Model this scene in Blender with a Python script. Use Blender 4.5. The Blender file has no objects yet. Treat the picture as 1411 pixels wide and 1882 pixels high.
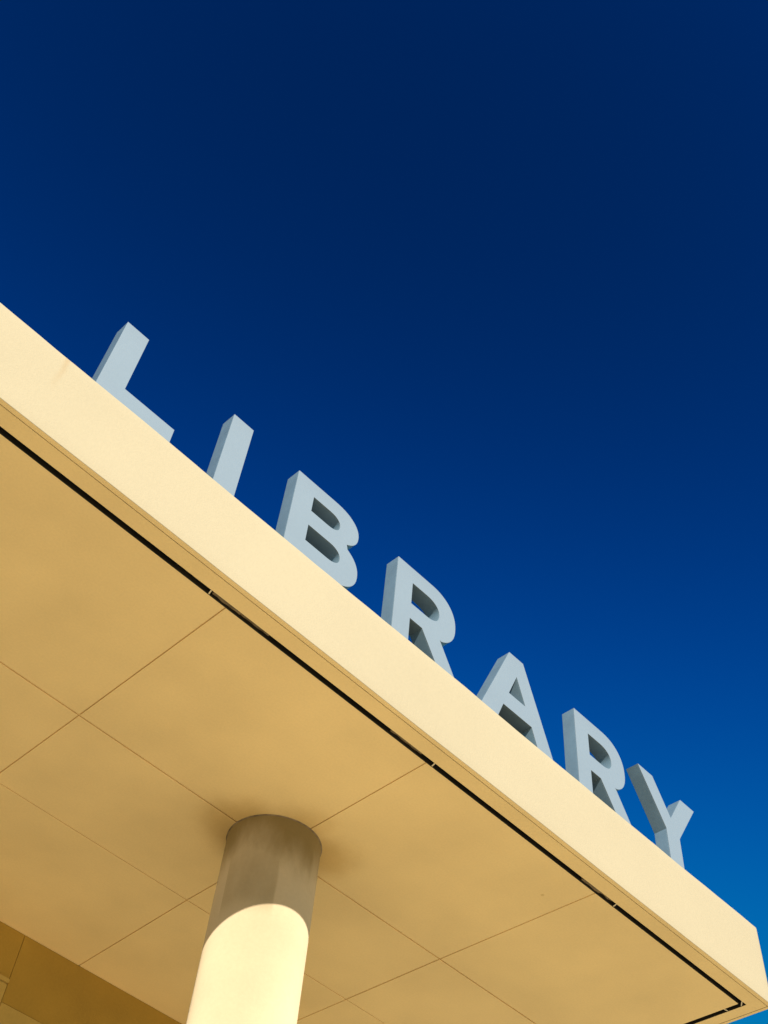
import bpy, bmesh, math, random
from mathutils import Vector, Matrix, noise

scene = bpy.context.scene
COL = scene.collection
R = math.radians
random.seed(7)

# ------------------------------------------------------------------ camera
SOFFIT = 5.0                       # underside of the canopy above the ground
cam_d = bpy.data.cameras.new('camera')
cam = bpy.data.objects.new('camera', cam_d)
COL.objects.link(cam)
right = Vector((0.68837378, -0.72157761, 0.07394115))
down = Vector((0.60741933, 0.51773025, -0.60249245))
fwd = Vector((0.39646349, 0.45965329, 0.79469211))
m = Matrix((right, -down, -fwd)).transposed().to_4x4()
m.translation = Vector((0.0, -2.664, SOFFIT - 3.4))
cam.matrix_world = m
cam_d.sensor_fit = 'VERTICAL'
cam_d.sensor_height = 24.0
cam_d.lens = 2093.73 / 1882.0 * 24.0
cam_d.clip_start = 0.05
cam_d.clip_end = 2000.0
scene.camera = cam

# ------------------------------------------------------------------ sky and sun
SUN_EL, SUN_AZ = 24.1, 240.0       # azimuth of the sun, counter-clockwise from +X
world = bpy.data.worlds.new('World')
scene.world = world
world.use_nodes = True
wn, wl = world.node_tree.nodes, world.node_tree.links
wn.clear()
sky = wn.new('ShaderNodeTexSky')
sky.sky_type = 'NISHITA'
sky.sun_disc = False
sky.sun_elevation = R(SUN_EL)
sky.sun_rotation = R(90.0 - SUN_AZ)
sky.altitude = 800.0
sky.air_density = 1.0
sky.dust_density = 0.2
sky.ozone_density = 3.0
sep = wn.new('ShaderNodeSeparateColor')
comb = wn.new('ShaderNodeCombineColor')
wl.new(sky.outputs[0], sep.inputs[0])
# deep, saturated blue: the whole sky's own contrast raised, with a soft ceiling towards the horizon
SKY = ((0.004, 3.0, 0.2), (0.298, 3.73, 2.0), (0.0861, 4.91, 3.0))
def wmath(op, a, b):
    k = wn.new('ShaderNodeMath'); k.operation = op
    for i, v in enumerate((a, b)):
        if isinstance(v, (int, float)): k.inputs[i].default_value = v
        else: wl.new(v, k.inputs[i])
    return k.outputs[0]
for i, (amp, pw, lim) in enumerate(SKY):
    y = wmath('MULTIPLY', wmath('POWER', sep.outputs[i], pw), amp)
    y = wmath('DIVIDE', y, wmath('ADD', wmath('DIVIDE', y, lim), 1.0))
    wl.new(y, comb.inputs[i])
bg = wn.new('ShaderNodeBackground')
bg.inputs['Strength'].default_value = 0.087
wo = wn.new('ShaderNodeOutputWorld')
wl.new(comb.outputs[0], bg.inputs[0])
wl.new(bg.outputs[0], wo.inputs[0])

sd = bpy.data.lights.new('sun', 'SUN')
sd.energy = 4.5
sd.angle = R(0.53)
sd.color = (1.0, 0.93, 0.80)
sun = bpy.data.objects.new('sun', sd)
COL.objects.link(sun)
to_sun = Vector((math.cos(R(SUN_AZ)) * math.cos(R(SUN_EL)), math.sin(R(SUN_AZ)) * math.cos(R(SUN_EL)), math.sin(R(SUN_EL))))
sun.rotation_euler = to_sun.to_track_quat('Z', 'Y').to_euler()
sun.location = to_sun * 30

scene.view_settings.view_transform = 'Standard'
scene.view_settings.look = 'None'
scene.view_settings.gamma = 1.0
scene.view_settings.use_curve_mapping = False
scene.view_settings.exposure = 0.98
scene.render.engine = 'CYCLES'
scene.cycles.max_bounces = 12
scene.cycles.diffuse_bounces = 8
scene.render.resolution_x, scene.render.resolution_y = 768, 1024

# ------------------------------------------------------------------ helpers
def mat(name, col, rough=0.7, var=0.06, vscale=1.2, fine=0.03, fscale=60.0, bump=0.05, bscale=180.0,
        metal=0.0, spec=0.4, coat=0.0, drough=0.0):
    """Painted / rendered surface: large soft blotches, fine speckle, fine relief."""
    mt = bpy.data.materials.new(name)
    mt.use_nodes = True
    n, l = mt.node_tree.nodes, mt.node_tree.links
    b = n['Principled BSDF']
    b.inputs['Roughness'].default_value = rough
    b.inputs['Metallic'].default_value = metal
    b.inputs['Specular IOR Level'].default_value = spec
    b.inputs['Coat Weight'].default_value = coat
    b.inputs['Diffuse Roughness'].default_value = drough
    tc = n.new('ShaderNodeTexCoord')
    def nz(scale, det):
        t = n.new('ShaderNodeTexNoise')
        t.inputs['Scale'].default_value = scale; t.inputs['Detail'].default_value = det
        l.new(tc.outputs['Object'], t.inputs['Vector'])
        return t
    def mr(src, lo, hi, a=0.3, c=0.7):
        q = n.new('ShaderNodeMapRange')
        q.inputs[1].default_value = a; q.inputs[2].default_value = c
        q.inputs[3].default_value = lo; q.inputs[4].default_value = hi
        l.new(src, q.inputs[0]); return q.outputs[0]
    v1 = mr(nz(vscale, 5).outputs[0], 1 - var, 1 + var)
    v2 = mr(nz(fscale, 3).outputs[0], 1 - fine, 1 + fine)
    mu = n.new('ShaderNodeMath'); mu.operation = 'MULTIPLY'
    l.new(v1, mu.inputs[0]); l.new(v2, mu.inputs[1])
    vm = n.new('ShaderNodeVectorMath'); vm.operation = 'SCALE'
    vm.inputs[0].default_value = col
    l.new(mu.outputs[0], vm.inputs['Scale'])
    l.new(vm.outputs[0], b.inputs['Base Color'])
    if bump > 0:
        bp = n.new('ShaderNodeBump')
        bp.inputs['Strength'].default_value = bump
        bp.inputs['Distance'].default_value = 0.01
        l.new(nz(bscale, 4).outputs[0], bp.inputs['Height'])
        l.new(bp.outputs[0], b.inputs['Normal'])
    mt['_col'] = vm.name
    return mt

def stain_or_shade(mt, build):
    """Insert a stain mask (node builder returns a 0..1 socket and a tint) before the base colour."""
    n, l = mt.node_tree.nodes, mt.node_tree.links
    b = n['Principled BSDF']
    src = b.inputs['Base Color'].links[0].from_socket
    fac, tint = build(n, l)
    mx = n.new('ShaderNodeMix'); mx.data_type = 'RGBA'; mx.blend_type = 'MULTIPLY'
    l.new(fac, mx.inputs[0]); l.new(src, mx.inputs[6]); mx.inputs[7].default_value = (*tint, 1)
    l.new(mx.outputs[2], b.inputs['Base Color'])

def obj(name, bm, mt, parent=None, loc=None, smooth=False):
    me = bpy.data.meshes.new(name)
    bmesh.ops.recalc_face_normals(bm, faces=bm.faces)
    bm.to_mesh(me); bm.free()
    if smooth:
        for p in me.polygons: p.use_smooth = True
    me.materials.append(mt)
    o = bpy.data.objects.new(name, me)
    COL.objects.link(o)
    if parent:
        o.parent = parent
        if loc is not None: o.location = loc
    elif loc is not None: o.location = loc
    return o

def flat(o):
    """Smooth only across shallow angles."""
    for p in o.data.polygons: p.use_smooth = True
    for at in [a.name for a in o.data.attributes if a.name in ('sharp_edge', 'sharp_face', 'custom_normal')]:
        o.data.attributes.remove(o.data.attributes[at])
    for p in o.data.polygons: p.use_smooth = True
    o.data.set_sharp_from_angle(angle=R(22))

def thing(name, label, cat, loc, group=None):
    o = bpy.data.objects.new(name, None)
    o.empty_display_size = 0.2
    COL.objects.link(o)
    o.location = loc
    o['label'] = label; o['category'] = cat
    if group: o['group'] = group
    return o

def add_box(bm, x0, x1, y0, y1, z0, z1):
    v = [bm.verts.new(c) for c in ((x0,y0,z0),(x1,y0,z0),(x1,y1,z0),(x0,y1,z0),(x0,y0,z1),(x1,y0,z1),(x1,y1,z1),(x0,y1,z1))]
    for f in ((3,2,1,0),(4,5,6,7),(0,1,5,4),(1,2,6,5),(2,3,7,6),(3,0,4,7)):
        bm.faces.new([v[i] for i in f])

def box(x0, x1, y0, y1, z0, z1, bev=0.0):
    bm = bmesh.new(); add_box(bm, x0, x1, y0, y1, z0, z1)
    if bev: bmesh.ops.bevel(bm, geom=bm.edges[:], offset=bev, segments=2, affect='EDGES', profile=0.7)
    return bm

def prism(poly, z0, z1, bev=0.0):
    """Extrude a polygon in plan."""
    bm = bmesh.new()
    a = [bm.verts.new((x, y, z0)) for x, y in poly]
    b = [bm.verts.new((x, y, z1)) for x, y in poly]
    bm.faces.new(a[::-1]); bm.faces.new(b)
    k = len(poly)
    for i in range(k):
        bm.faces.new((a[i], a[(i+1) % k], b[(i+1) % k], b[i]))
    if bev:
        bmesh.ops.bevel(bm, geom=bm.edges[:], offset=bev, segments=1, affect='EDGES')
    return bm

# ------------------------------------------------------------------ materials
M_fascia = mat('cream_render', (0.36, 0.306, 0.206), rough=0.8, var=0.035, vscale=0.9, fine=0.015, fscale=35, bump=0.10, bscale=90, spec=0.25)
M_soffit = mat('tan_soffit_board', (0.89, 0.695, 0.365), rough=0.75, var=0.055, vscale=2.3, fine=0.025, fscale=90, bump=0.05, bscale=140, spec=0.25)
M_column = mat('cream_column_paint', (0.545, 0.448, 0.305), rough=0.85, var=0.05, vscale=3.0, fine=0.02, fscale=60, bump=0.04, bscale=120, spec=0.15, drough=1.0)
M_wall = mat('brown_wall_panel', (0.38, 0.235, 0.035), rough=0.8, var=0.10, vscale=3.0, fine=0.04, fscale=70, bump=0.12, bscale=120)
M_wall2 = mat('bounce_lightened_wall', (0.47, 0.325, 0.085), rough=0.8, var=0.08, vscale=3.0, fine=0.04, fscale=70, bump=0.12, bscale=120)  # wall colour lightened to paint in reflected light on the lower wall
M_face = mat('letter_face_paint', (0.184, 0.234, 0.284), rough=0.42, var=0.035, vscale=2.5, fine=0.01, fscale=40, bump=0.015, bscale=60, spec=0.45)
M_return = mat('letter_return_paint', (0.150, 0.225, 0.282), rough=0.35, var=0.10, vscale=7.0, fine=0.03, fscale=50, bump=0.03, bscale=50, spec=0.5, metal=0.15)
M_dark = mat('dark_channel_metal', (0.025, 0.022, 0.018), rough=0.6, var=0.2, vscale=12, bump=0.1)
M_bracket = mat('rusty_bracket', (0.22, 0.165, 0.10), rough=0.7, var=0.4, vscale=25, bump=0.3)
M_clip = mat('pale_clip', (0.75, 0.66, 0.50), rough=0.5, var=0.05)
M_roof = mat('dark_roof_membrane', (0.028, 0.038, 0.046), rough=0.85, var=0.15, vscale=4, bump=0.2)
M_ground = mat('warm_paving_concrete', (0.64, 0.505, 0.29), rough=0.85, var=0.08, vscale=0.7, fine=0.06, fscale=25, bump=0.2, bscale=60)
M_glass = mat('dark_window_glass', (0.03, 0.035, 0.04), rough=0.05, var=0.0, fine=0.0, bump=0.0, spec=0.5)
M_frame = mat('bronze_window_frame', (0.06, 0.05, 0.04), rough=0.4, metal=0.5)

# ------------------------------------------------------------------ ground
gb = bmesh.new()
gv = [gb.verts.new(c) for c in ((-600,-600,0),(600,-600,0),(600,600,0),(-600,600,0))]
gb.faces.new(gv)
g = obj('ground', gb, M_ground); g['kind'] = 'structure'

# ------------------------------------------------------------------ canopy
X0, XE = -7.0, 5.46                # canopy runs from far left to its right-hand end
YB = 9.0                           # back of the roof
TOP = 0.468                        # fascia height above the soffit
canopy = thing('library_canopy', 'cream rendered flat entrance canopy with tan panelled soffit over round column', 'canopy', (0, 0, SOFFIT))

# fascia: one band of render swept along the front and round the corner
LIP = 0.0235
prof = []                          # (inward, height) outline, rounded outer arrises
def arc(cx, cz, r, a0, a1, n=5):
    for i in range(n):
        a = R(a0 + (a1 - a0) * i / (n - 1)); prof.append((cx + r * math.cos(a), cz + r * math.sin(a)))
arc(0.004, 0.004, 0.004, 270, 180)
for i in range(1, 8): prof.append((0.0, 0.004 + (TOP - 0.016) * i / 8))
arc(0.012, TOP - 0.012, 0.012, 180, 90)
prof.append((LIP, TOP)); prof.append((LIP, 0.0))
path = []
nx = 260
RC = 0.028
for i in range(nx + 1): path.append((X0 + (XE - RC - X0) * i / nx, 0.0, 0.0, 1.0))
for i in range(1, 8):
    a = R(-90 + 90 * i / 7); path.append((XE - RC + RC * math.cos(a), RC + RC * math.sin(a), -math.cos(a), -math.sin(a)))
for i in range(1, 60): path.append((XE, RC + (YB - RC) * i / 59, -1.0, 0.0))
bm = bmesh.new(); rows = []
for (x, y, ux, uy) in path:
    row = []
    for (dd, z) in prof:
        nn = noise.noise(Vector((x * 1.3, y * 1.3, z * 1.5))) * 0.0025 + noise.noise(Vector((x * 5, y * 5, z * 5 + 9))) * 0.0008
        zz = z
        if z > TOP - 0.02: zz += noise.noise(Vector((x * 1.6, y * 1.6, 31.7))) * 0.006 + noise.noise(Vector((x * 9, y * 9, 3.1))) * 0.0015
        if dd > LIP - 0.001: nn = 0.0
        if z < 0.001: zz = z
        row.append(bm.verts.new((x + ux * (dd + nn), y + uy * (dd + nn), zz)))
    rows.append(row)
k = len(prof)
for i in range(len(rows) - 1):
    for j in range(k):
        bm.faces.new((rows[i][j], rows[i+1][j], rows[i+1][(j+1) % k], rows[i][(j+1) % k]))
bm.faces.new(rows[0]); bm.faces.new(rows[-1])
def drip(n, l):                    # one faint rust-coloured water run on the render, left of the L
    tc = n.new('ShaderNodeTexCoord'); sx = n.new('ShaderNodeSeparateXYZ')
    l.new(tc.outputs['Object'], sx.inputs[0])
    nz = n.new('ShaderNodeTexNoise'); nz.inputs['Scale'].default_value = 6
    l.new(tc.outputs['Object'], nz.inputs['Vector'])
    a = n.new('ShaderNodeMath'); a.operation = 'MULTIPLY_ADD'; a.inputs[1].default_value = 0.04
    l.new(nz.outputs[0], a.inputs[0]); l.new(sx.outputs['X'], a.inputs[2])
    s = n.new('ShaderNodeMath'); s.operation = 'SUBTRACT'; l.new(a.outputs[0], s.inputs[0]); s.inputs[1].default_value = 0.585
    ab = n.new('ShaderNodeMath'); ab.operation = 'ABSOLUTE'; l.new(s.outputs[0], ab.inputs[0])
    q = n.new('ShaderNodeMapRange'); q.interpolation_type = 'SMOOTHSTEP'
    q.inputs[1].default_value = 0.0; q.inputs[2].default_value = 0.022; q.inputs[3].default_value = 1; q.inputs[4].default_value = 0
    l.new(ab.outputs[0], q.inputs[0])
    z = n.new('ShaderNodeMapRange'); z.inputs[1].default_value = 0.22; z.inputs[2].default_value = 0.44; z.inputs[3].default_value = 0; z.inputs[4].default_value = 0.55
    l.new(sx.outputs['Z'], z.inputs[0])
    mm = n.new('ShaderNodeMath'); mm.operation = 'MULTIPLY'; l.new(q.outputs[0], mm.inputs[0]); l.new(z.outputs[0], mm.inputs[1])
    return mm.outputs[0], (0.90, 0.76, 0.62)
stain_or_shade(M_fascia, drip)
fas = obj('fascia', bm, M_fascia, canopy, smooth=True)
fas.data.set_sharp_from_angle(angle=R(50))
fas.data.materials.append(M_soffit)          # its drip edge is painted with the soffit
for p in fas.data.polygons:
    if p.normal.z < -0.85: p.material_index = 1

# edge trim of the soffit, in front of the dark slot and round the corner
G = 0.0275                         # thin shadow line behind the fascia's lip
S0, S1 = 0.104, 0.1345             # slot
XS0, XS1 = 5.3565, 5.322           # slot along the end
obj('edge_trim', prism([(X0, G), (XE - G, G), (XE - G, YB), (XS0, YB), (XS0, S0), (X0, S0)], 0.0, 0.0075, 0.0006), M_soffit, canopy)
# groove bottom above the trim joint
obj('groove_backing', prism([(X0, LIP + .0005), (XE - LIP - .0005, LIP + .0005), (XE - LIP - .0005, YB), (XS0 + .002, YB), (XS0 + .002, S0 - .002), (X0, S0 - .002)], 0.008, 0.0615), M_dark, canopy)
# slot: a dark channel
def chan(poly_out, poly_in): pass
bm = bmesh.new()
add_box(bm, X0, XS0, S0 - .0015, S1 + .0015, 0.062, 0.07)
add_box(bm, XS1 - .0015, XS0 + .0015, S1 + .002, YB, 0.062, 0.07)
obj('slot_channel', bm, M_dark, canopy)
# inner lining of the slot: covers the cut edges of the boards
bm = bmesh.new()
add_box(bm, X0, XS1 - .001, S1 - .0026, S1 - .0006, 0.0012, 0.0615)
add_box(bm, X0, XS0 - .003, S0 + .0006, S0 + .0026, 0.0012, 0.0615)
add_box(bm, XS1 + .0006, XS1 + .0026, S1 + .0004, YB, 0.0012, 0.0615)
add_box(bm, XS0 - .0026, XS0 - .0006, S0 + .003, YB, 0.0012, 0.0615)
obj('slot_lining', bm, M_dark, canopy)

# soffit panels, joints as built (not quite in line)
xj = {}
rowsY = [S1, 1.134, 1.823, 2.80]
ybow = lambda x: 0.0
joints = [[1.630, 1.633, 1.633, 1.634], [2.842, 2.8485, 2.856, 2.886], [4.076, 4.046, 4.031, 4.008]]
left = []
xk = 1.632
while xk > X0 + 1.3:
    xk -= 1.209; left.append([xk] * 4)
cols = [[X0] * 4] + left[::-1] + joints + [[XS1] * 4]
gx = 0.0029
for r in range(3):
    for cidx in range(len(cols) - 1):
        a, b = cols[cidx], cols[cidx + 1]
        la = gx if cidx > 0 else 0.0
        lb = gx if cidx < len(cols) - 2 else 0.0
        y0 = rowsY[r] + (0.0, 0.0040, 0.0028)[r]; y1 = rowsY[r+1] - (0.0040, 0.0028, 0.0)[r]
        poly = [(a[r] + la, y0), (b[r] - lb, y0), (b[r+1] - lb, y1), (a[r+1] + la, y1)]
        p = prism(poly, 0.0, 0.0065, 0.0008)
        dz = random.uniform(-0.0006, 0.0006)
        for v in p.verts: v.co.z += dz
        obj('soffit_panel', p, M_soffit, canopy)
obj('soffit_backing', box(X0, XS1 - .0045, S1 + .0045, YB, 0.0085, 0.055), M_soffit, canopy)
# roof slab with dark membrane
obj('roof_deck', box(X0, XE - LIP - .001, LIP + .001, YB, 0.0705, TOP - 0.012), M_roof, canopy)

# clips across the slot and brackets glimpsed inside it
for x in (1.534, 2.875, 4.218, 0.2, -1.1):
    bm = bmesh.new(); add_box(bm, -0.003, 0.003, -0.0165, 0.0165, 0.0, 0.002)
    o = obj('spacer_clip', bm, M_clip, canopy, (x, (S0 + S1) / 2, 0.003)); o.rotation_euler = (0, 0, R(-14))
o = obj('spacer_clip', box(-0.003, 0.003, -0.0195, 0.0195, 0, 0.002), M_clip, canopy, ((XS0 + XS1) / 2, 0.223, 0.003)); o.rotation_euler = (0, 0, R(78))
o = obj('spacer_clip', box(-0.003, 0.003, -0.022, 0.022, 0, 0.002), M_clip, canopy, (5.336, 0.121, 0.003)); o.rotation_euler = (0, 0, R(-52))
for (x0, x1, zz) in ((1.55, 1.70, 0.010), (1.70, 1.86, 0.014), (2.60, 2.80, 0.015), (3.96, 4.10, 0.008), (4.10, 4.20, 0.016), (1.36, 1.53, 0.024)):
    bm = bmesh.new()
    n = 14; ring = []
    for i in range(n + 1):
        x = x0 + (x1 - x0) * i / n
        ya = S0 + 0.004 + 0.004 * noise.noise(Vector((x * 30, 1, 2))); yb2 = S1 - 0.006 + 0.005 * noise.noise(Vector((x * 26, 5, 2)))
        za = zz + 0.006 * noise.noise(Vector((x * 22, 3, 7)))
        ring.append([bm.verts.new(c) for c in ((x, ya, za), (x, yb2, za + 0.003), (x, yb2, 0.0618), (x, ya, 0.0618))])
    for i in range(n):
        for j in range(4): bm.faces.new((ring[i][j], ring[i+1][j], ring[i+1][(j+1) % 4], ring[i][(j+1) % 4]))
    bm.faces.new(ring[0]); bm.faces.new(ring[-1])
    obj('slot_bracket', bm, M_bracket, canopy)

# ------------------------------------------------------------------ column
def nmath(n, l, op, a, b=None, c=None):
    k = n.new('ShaderNodeMath'); k.operation = op
    for i, v in enumerate((a, b, c)):
        if v is None: continue
        if isinstance(v, (int, float)): k.inputs[i].default_value = v
        else: l.new(v, k.inputs[i])
    return k.outputs[0]
def nramp(n, l, v, a, b, lo=0.0, hi=1.0):
    q = n.new('ShaderNodeMapRange'); q.interpolation_type = 'SMOOTHSTEP'
    for i, x in enumerate((a, b, lo, hi)): q.inputs[i + 1].default_value = x
    l.new(v, q.inputs[0]); return q.outputs[0]
def nnoise(n, l, co, scale, det=4, rough=0.55):
    t = n.new('ShaderNodeTexNoise'); t.inputs['Scale'].default_value = scale
    t.inputs['Detail'].default_value = det; t.inputs['Roughness'].default_value = rough
    l.new(co, t.inputs['Vector']); return t.outputs[0]
def column_shade_grime(n, l):            # shade under the soffit painted in, plus water stains left of the seam
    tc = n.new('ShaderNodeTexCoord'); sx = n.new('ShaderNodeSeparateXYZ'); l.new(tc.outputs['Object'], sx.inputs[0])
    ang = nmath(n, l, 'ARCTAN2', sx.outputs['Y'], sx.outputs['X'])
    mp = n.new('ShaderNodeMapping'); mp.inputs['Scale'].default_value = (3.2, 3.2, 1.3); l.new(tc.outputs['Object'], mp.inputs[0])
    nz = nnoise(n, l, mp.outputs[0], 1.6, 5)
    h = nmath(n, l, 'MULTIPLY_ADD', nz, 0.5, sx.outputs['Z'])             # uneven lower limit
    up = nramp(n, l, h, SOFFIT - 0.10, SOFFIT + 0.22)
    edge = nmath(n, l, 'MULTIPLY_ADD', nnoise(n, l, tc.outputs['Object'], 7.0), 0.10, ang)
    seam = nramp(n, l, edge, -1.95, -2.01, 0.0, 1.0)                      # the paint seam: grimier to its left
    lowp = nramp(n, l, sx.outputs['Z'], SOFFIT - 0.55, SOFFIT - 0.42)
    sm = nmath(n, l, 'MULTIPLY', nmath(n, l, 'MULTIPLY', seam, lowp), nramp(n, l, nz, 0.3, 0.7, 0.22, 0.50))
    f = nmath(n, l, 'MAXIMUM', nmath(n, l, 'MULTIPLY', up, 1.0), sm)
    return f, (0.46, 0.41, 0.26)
stain_or_shade(M_column, column_shade_grime)
def soffit_shade_marks(n, l):            # contact shade and dirt painted round the column, one small spot nearer the edge
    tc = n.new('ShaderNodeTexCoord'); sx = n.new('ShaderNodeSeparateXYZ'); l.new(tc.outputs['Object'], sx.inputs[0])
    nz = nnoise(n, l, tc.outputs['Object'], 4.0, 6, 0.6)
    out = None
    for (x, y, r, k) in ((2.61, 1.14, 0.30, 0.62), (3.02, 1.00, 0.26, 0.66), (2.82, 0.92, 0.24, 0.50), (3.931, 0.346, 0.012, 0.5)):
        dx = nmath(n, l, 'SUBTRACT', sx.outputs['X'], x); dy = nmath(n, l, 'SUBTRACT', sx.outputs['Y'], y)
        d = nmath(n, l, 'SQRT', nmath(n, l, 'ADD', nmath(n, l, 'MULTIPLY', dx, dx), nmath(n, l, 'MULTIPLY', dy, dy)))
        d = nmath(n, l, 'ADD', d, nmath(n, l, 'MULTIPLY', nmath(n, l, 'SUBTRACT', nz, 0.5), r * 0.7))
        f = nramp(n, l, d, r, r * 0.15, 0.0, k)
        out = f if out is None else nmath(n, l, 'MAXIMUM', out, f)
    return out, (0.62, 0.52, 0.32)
stain_or_shade(M_soffit, soffit_shade_marks)
CX, CY, CR = 2.822, 1.120, 0.2315
column = thing('round_column', 'round cream column holding up the canopy, its lower part in sun', 'column', (CX, CY, 0))
def lathe(pts, seg=96):
    bm = bmesh.new(); rings = []
    for (r, z) in pts:
        rings.append([bm.verts.new((r * math.cos(2 * math.pi * i / seg), r * math.sin(2 * math.pi * i / seg), z)) for i in range(seg)])
    for a, b in zip(rings[:-1], rings[1:]):
        for i in range(seg): bm.faces.new((a[i], a[(i+1) % seg], b[(i+1) % seg], b[i]))
    bm.faces.new(rings[0][::-1]); bm.faces.new(rings[-1])
    return bm
sh = obj('shaft', lathe([(CR, 0.10)] + [(CR, 0.10 + 0.3 * i) for i in range(1, 17)] + [(CR, SOFFIT + 0.004)]), M_column, column, smooth=True)
sh.data.set_sharp_from_angle(angle=R(50))
sl = obj('sealant_joint', lathe([(CR - .002, SOFFIT - 0.006), (CR + .0035, SOFFIT - 0.0055), (CR + .005, SOFFIT - 0.0015), (CR + .005, SOFFIT - 0.001)]), M_bracket, column, smooth=True)
bs = obj('base_collar', lathe([(CR + .03, 0.0), (CR + .03, 0.09), (CR + .022, 0.10), (CR - .002, 0.102)]), M_column, column, smooth=True)
bs.data.set_sharp_from_angle(angle=R(40))

# ------------------------------------------------------------------ library wall under the canopy
WY, XW = 2.793, 4.9
wall = thing('library_wall', 'brown panelled library wall in shade behind the column', 'wall', (0, WY, 0))
JX = 2.516                         # upright joint
ZT = SOFFIT + 0.0                  # butts against the soffit panels from below
def wp(name, x0, x1, z0, z1, mt, proud=0.0, t=0.05, bev=0.002):
    return obj(name, box(x0, x1, -proud, t, z0, z1, bev), mt, wall)
wp('wall_panel', JX + .0013, XW, ZT - 0.385, ZT - .0015, M_wall)
wp('wall_panel', JX - 1.6, JX - .0013, ZT - 0.262, ZT - .0015, M_wall)
wp('wall_panel', JX - 3.2, JX - 1.605, ZT - 0.262, ZT - .0015, M_wall)
wp('wall_panel', X0, JX - 3.205, ZT - 0.262, ZT - .0015, M_wall)
wp('ledge', X0, JX - .0013, ZT - 0.285, ZT - 0.264, M_wall2, 0.012)
wp('lower_wall', X0, JX - .0013, ZT - 1.0, ZT - 0.288, M_wall2)
wp('lower_wall', JX + .0013, XW, ZT - 1.0, ZT - 0.388, M_wall2, 0.004)
obj('backing', box(X0, XW, 0.051, YB - WY, 0.0, ZT + 0.0055), M_wall2, wall)
# glazed shopfront below
for i in range(9):
    xa = X0 + 0.05 + i * 1.31; xb = xa + 1.25
    obj('window_pane', box(xa, xb, 0.02, 0.03, 0.06, ZT - 1.06), M_glass, wall)
    obj('mullion', box(xb + .001, xb + .059, -0.02, 0.05, 0.0, ZT - 1.001, 0.003), M_frame, wall)
obj('transom', box(X0, XW, -0.018, 0.019, 2.2, 2.26, 0.003), M_frame, wall)

# ------------------------------------------------------------------ letters
YF, DEPTH = 0.030, 0.083           # front plane of the letters, their depth
K = (2.664 + YF) / 2.914
def cv(p): return (p[0] * K, (p[1] + 3.4) * K - 3.4)
CT, CB = 1.384, 0.800              # cap line and base line
def bulge(cx, cz, rx, rz, a0, a1, n=22, e=2.25):
    out = []
    for i in range(n + 1):
        a = R(a0 + (a1 - a0) * i / n); c, s = math.cos(a), math.sin(a)
        out.append((cx + rx * math.copysign(abs(c) ** (2 / e), c), cz + rz * math.copysign(abs(s) ** (2 / e), s)))
    return out
def shape_L(): return [[(.765, CB), (1.187, CB), (1.187, .927), (.895, .927), (.895, CT), (.765, CT)]]
def shape_I(): return [[(1.453, CB), (1.583, CB), (1.583, CT), (1.453, CT)]]
def shape_B():
    up = bulge(2.175, 1.2475, .186, .1365, 90, -54)
    lo = bulge(2.185, .9625, .203, .1625, 58, -90)
    c1 = [(2.030, 1.278), (2.030, 1.161)] + bulge(2.150, 1.2195, .080, .0585, -90, 90, 16)
    c2 = [(2.030, 1.047), (2.030, .925)] + bulge(2.180, .986, .081, .061, -90, 90, 16)
    return [[(1.906, CB), (1.906, CT)] + up + lo, c1, c2]
def shape_R(dx):
    bowl = bulge(2.925, 1.1875, .203, .1965, 90, -64, 26)
    out = [(2.657, CB), (2.657, CT)] + bowl + [(3.011, 1.012), (3.149, CB), (3.003, CB), (2.873, .991), (2.779, .991), (2.779, CB)]
    c = [(2.780, 1.269), (2.780, 1.107)] + bulge(2.895, 1.188, .104, .081, -90, 90, 18)
    return [[(x + dx, z) for x, z in out], [(x + dx, z) for x, z in c]]
def shape_A():
    c = 3.652
    return [[(c - .310, CB), (c - .0615, CT), (c + .0615, CT), (c + .310, CB), (c + .174, CB), (c + .121, .937), (c - .121, .937), (c - .174, CB)],
            [(c - .0715, 1.055), (c, 1.231), (c + .0715, 1.055)]]
def shape_Y():
    c = 5.122
    return [[(c - .0675, CB), (c + .0675, CB), (c + .0675, 1.036), (c + .298, CT), (c + .149, CT), (c, 1.150), (c - .149, CT), (c - .298, CT), (c - .0675, 1.036)]]

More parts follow.
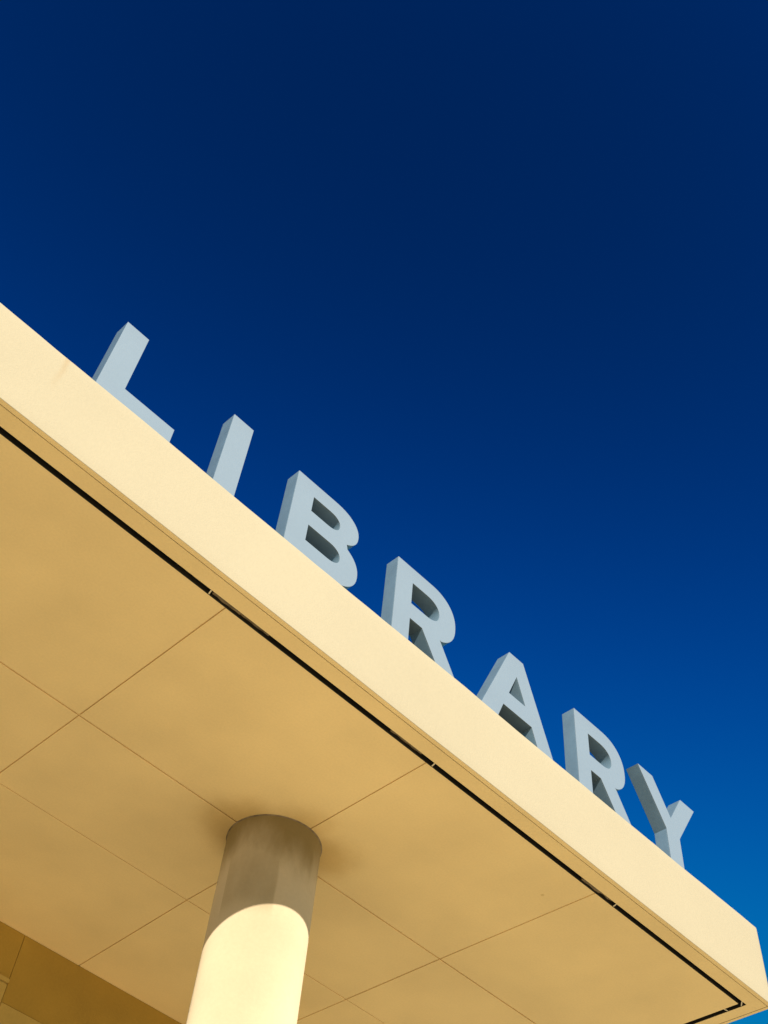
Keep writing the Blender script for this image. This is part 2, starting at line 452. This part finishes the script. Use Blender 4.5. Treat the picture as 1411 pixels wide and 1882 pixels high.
def extruded(splines, depth, bev):
    """Filled 2-D outline (with holes) extruded; lies in XZ with its front at y = 0 after rotation."""
    cu = bpy.data.curves.new('outline', 'CURVE')
    cu.dimensions = '2D'; cu.fill_mode = 'BOTH'
    cu.extrude = depth / 2 - bev; cu.bevel_depth = bev; cu.bevel_resolution = 1; cu.offset = -bev
    for pts in splines:
        s = cu.splines.new('POLY'); s.points.add(len(pts) - 1)
        for i, (x, z) in enumerate(pts): s.points[i].co = (x, z, 0, 1)
        s.use_cyclic_u = True
    tmp = bpy.data.objects.new('tmp', cu); COL.objects.link(tmp)
    dg = bpy.context.evaluated_depsgraph_get()
    me = bpy.data.meshes.new_from_object(tmp.evaluated_get(dg))
    bpy.data.objects.remove(tmp); bpy.data.curves.remove(cu)
    bm = bmesh.new(); bm.from_mesh(me); bpy.data.meshes.remove(me)
    bmesh.ops.remove_doubles(bm, verts=bm.verts, dist=1e-5)
    for v in bm.verts:
        x, z, d = v.co
        v.co = (x, -d, z)
    return bm

letters = [
    ('letter_l', shape_L(), 'blue grey metal capital L, first letter of the sign on the canopy edge', (.82, 1.12)),
    ('letter_i', shape_I(), 'blue grey metal capital I, a plain upright bar standing between L and B', (1.518,)),
    ('letter_b', shape_B(), 'blue grey metal capital B with two rounded holes on the canopy edge', (1.96, 2.23)),
    ('letter_r', shape_R(0.0), 'blue grey metal capital R standing between the B and the A', (2.715, 3.06)),
    ('letter_a', shape_A(), 'blue grey metal capital A with triangular hole on the canopy edge', (3.42, 3.88)),
    ('letter_r', shape_R(1.530), 'blue grey metal capital R standing between the A and the Y', (4.245, 4.59)),
    ('letter_y', shape_Y(), 'blue grey metal capital Y, last letter nearest the canopy corner', (5.122,)),
]
FACE_T = 0.004
for name, sp, label, feet in letters:
    sp = [[cv(p) for p in s] for s in sp]
    xs = [p[0] for p in sp[0]]; cx = (min(xs) + max(xs)) / 2
    base = cv((0, CB))[1]
    t = thing(name, label, 'letter', (cx, YF, SOFFIT + base), 'raised letters spelling LIBRARY')
    loc = [[(x - cx, z - base) for x, z in s] for s in sp]
    bf = extruded(loc, FACE_T, 0.0008)
    for v in bf.verts: v.co.y += FACE_T / 2
    flat(obj('face', bf, M_face, t))
    br = extruded(loc, DEPTH - FACE_T - 0.0006, 0.0012)
    for v in br.verts: v.co.y += FACE_T + 0.0006 + (DEPTH - FACE_T - 0.0006) / 2
    flat(obj('return', br, M_return, t))
    for fx in feet:
        obj('mounting_foot', box(-0.02, 0.02, 0.02, DEPTH - 0.012, -(base - TOP) - 0.012, -0.0005, 0.002), M_return, t, (fx * K - cx, 0, 0))
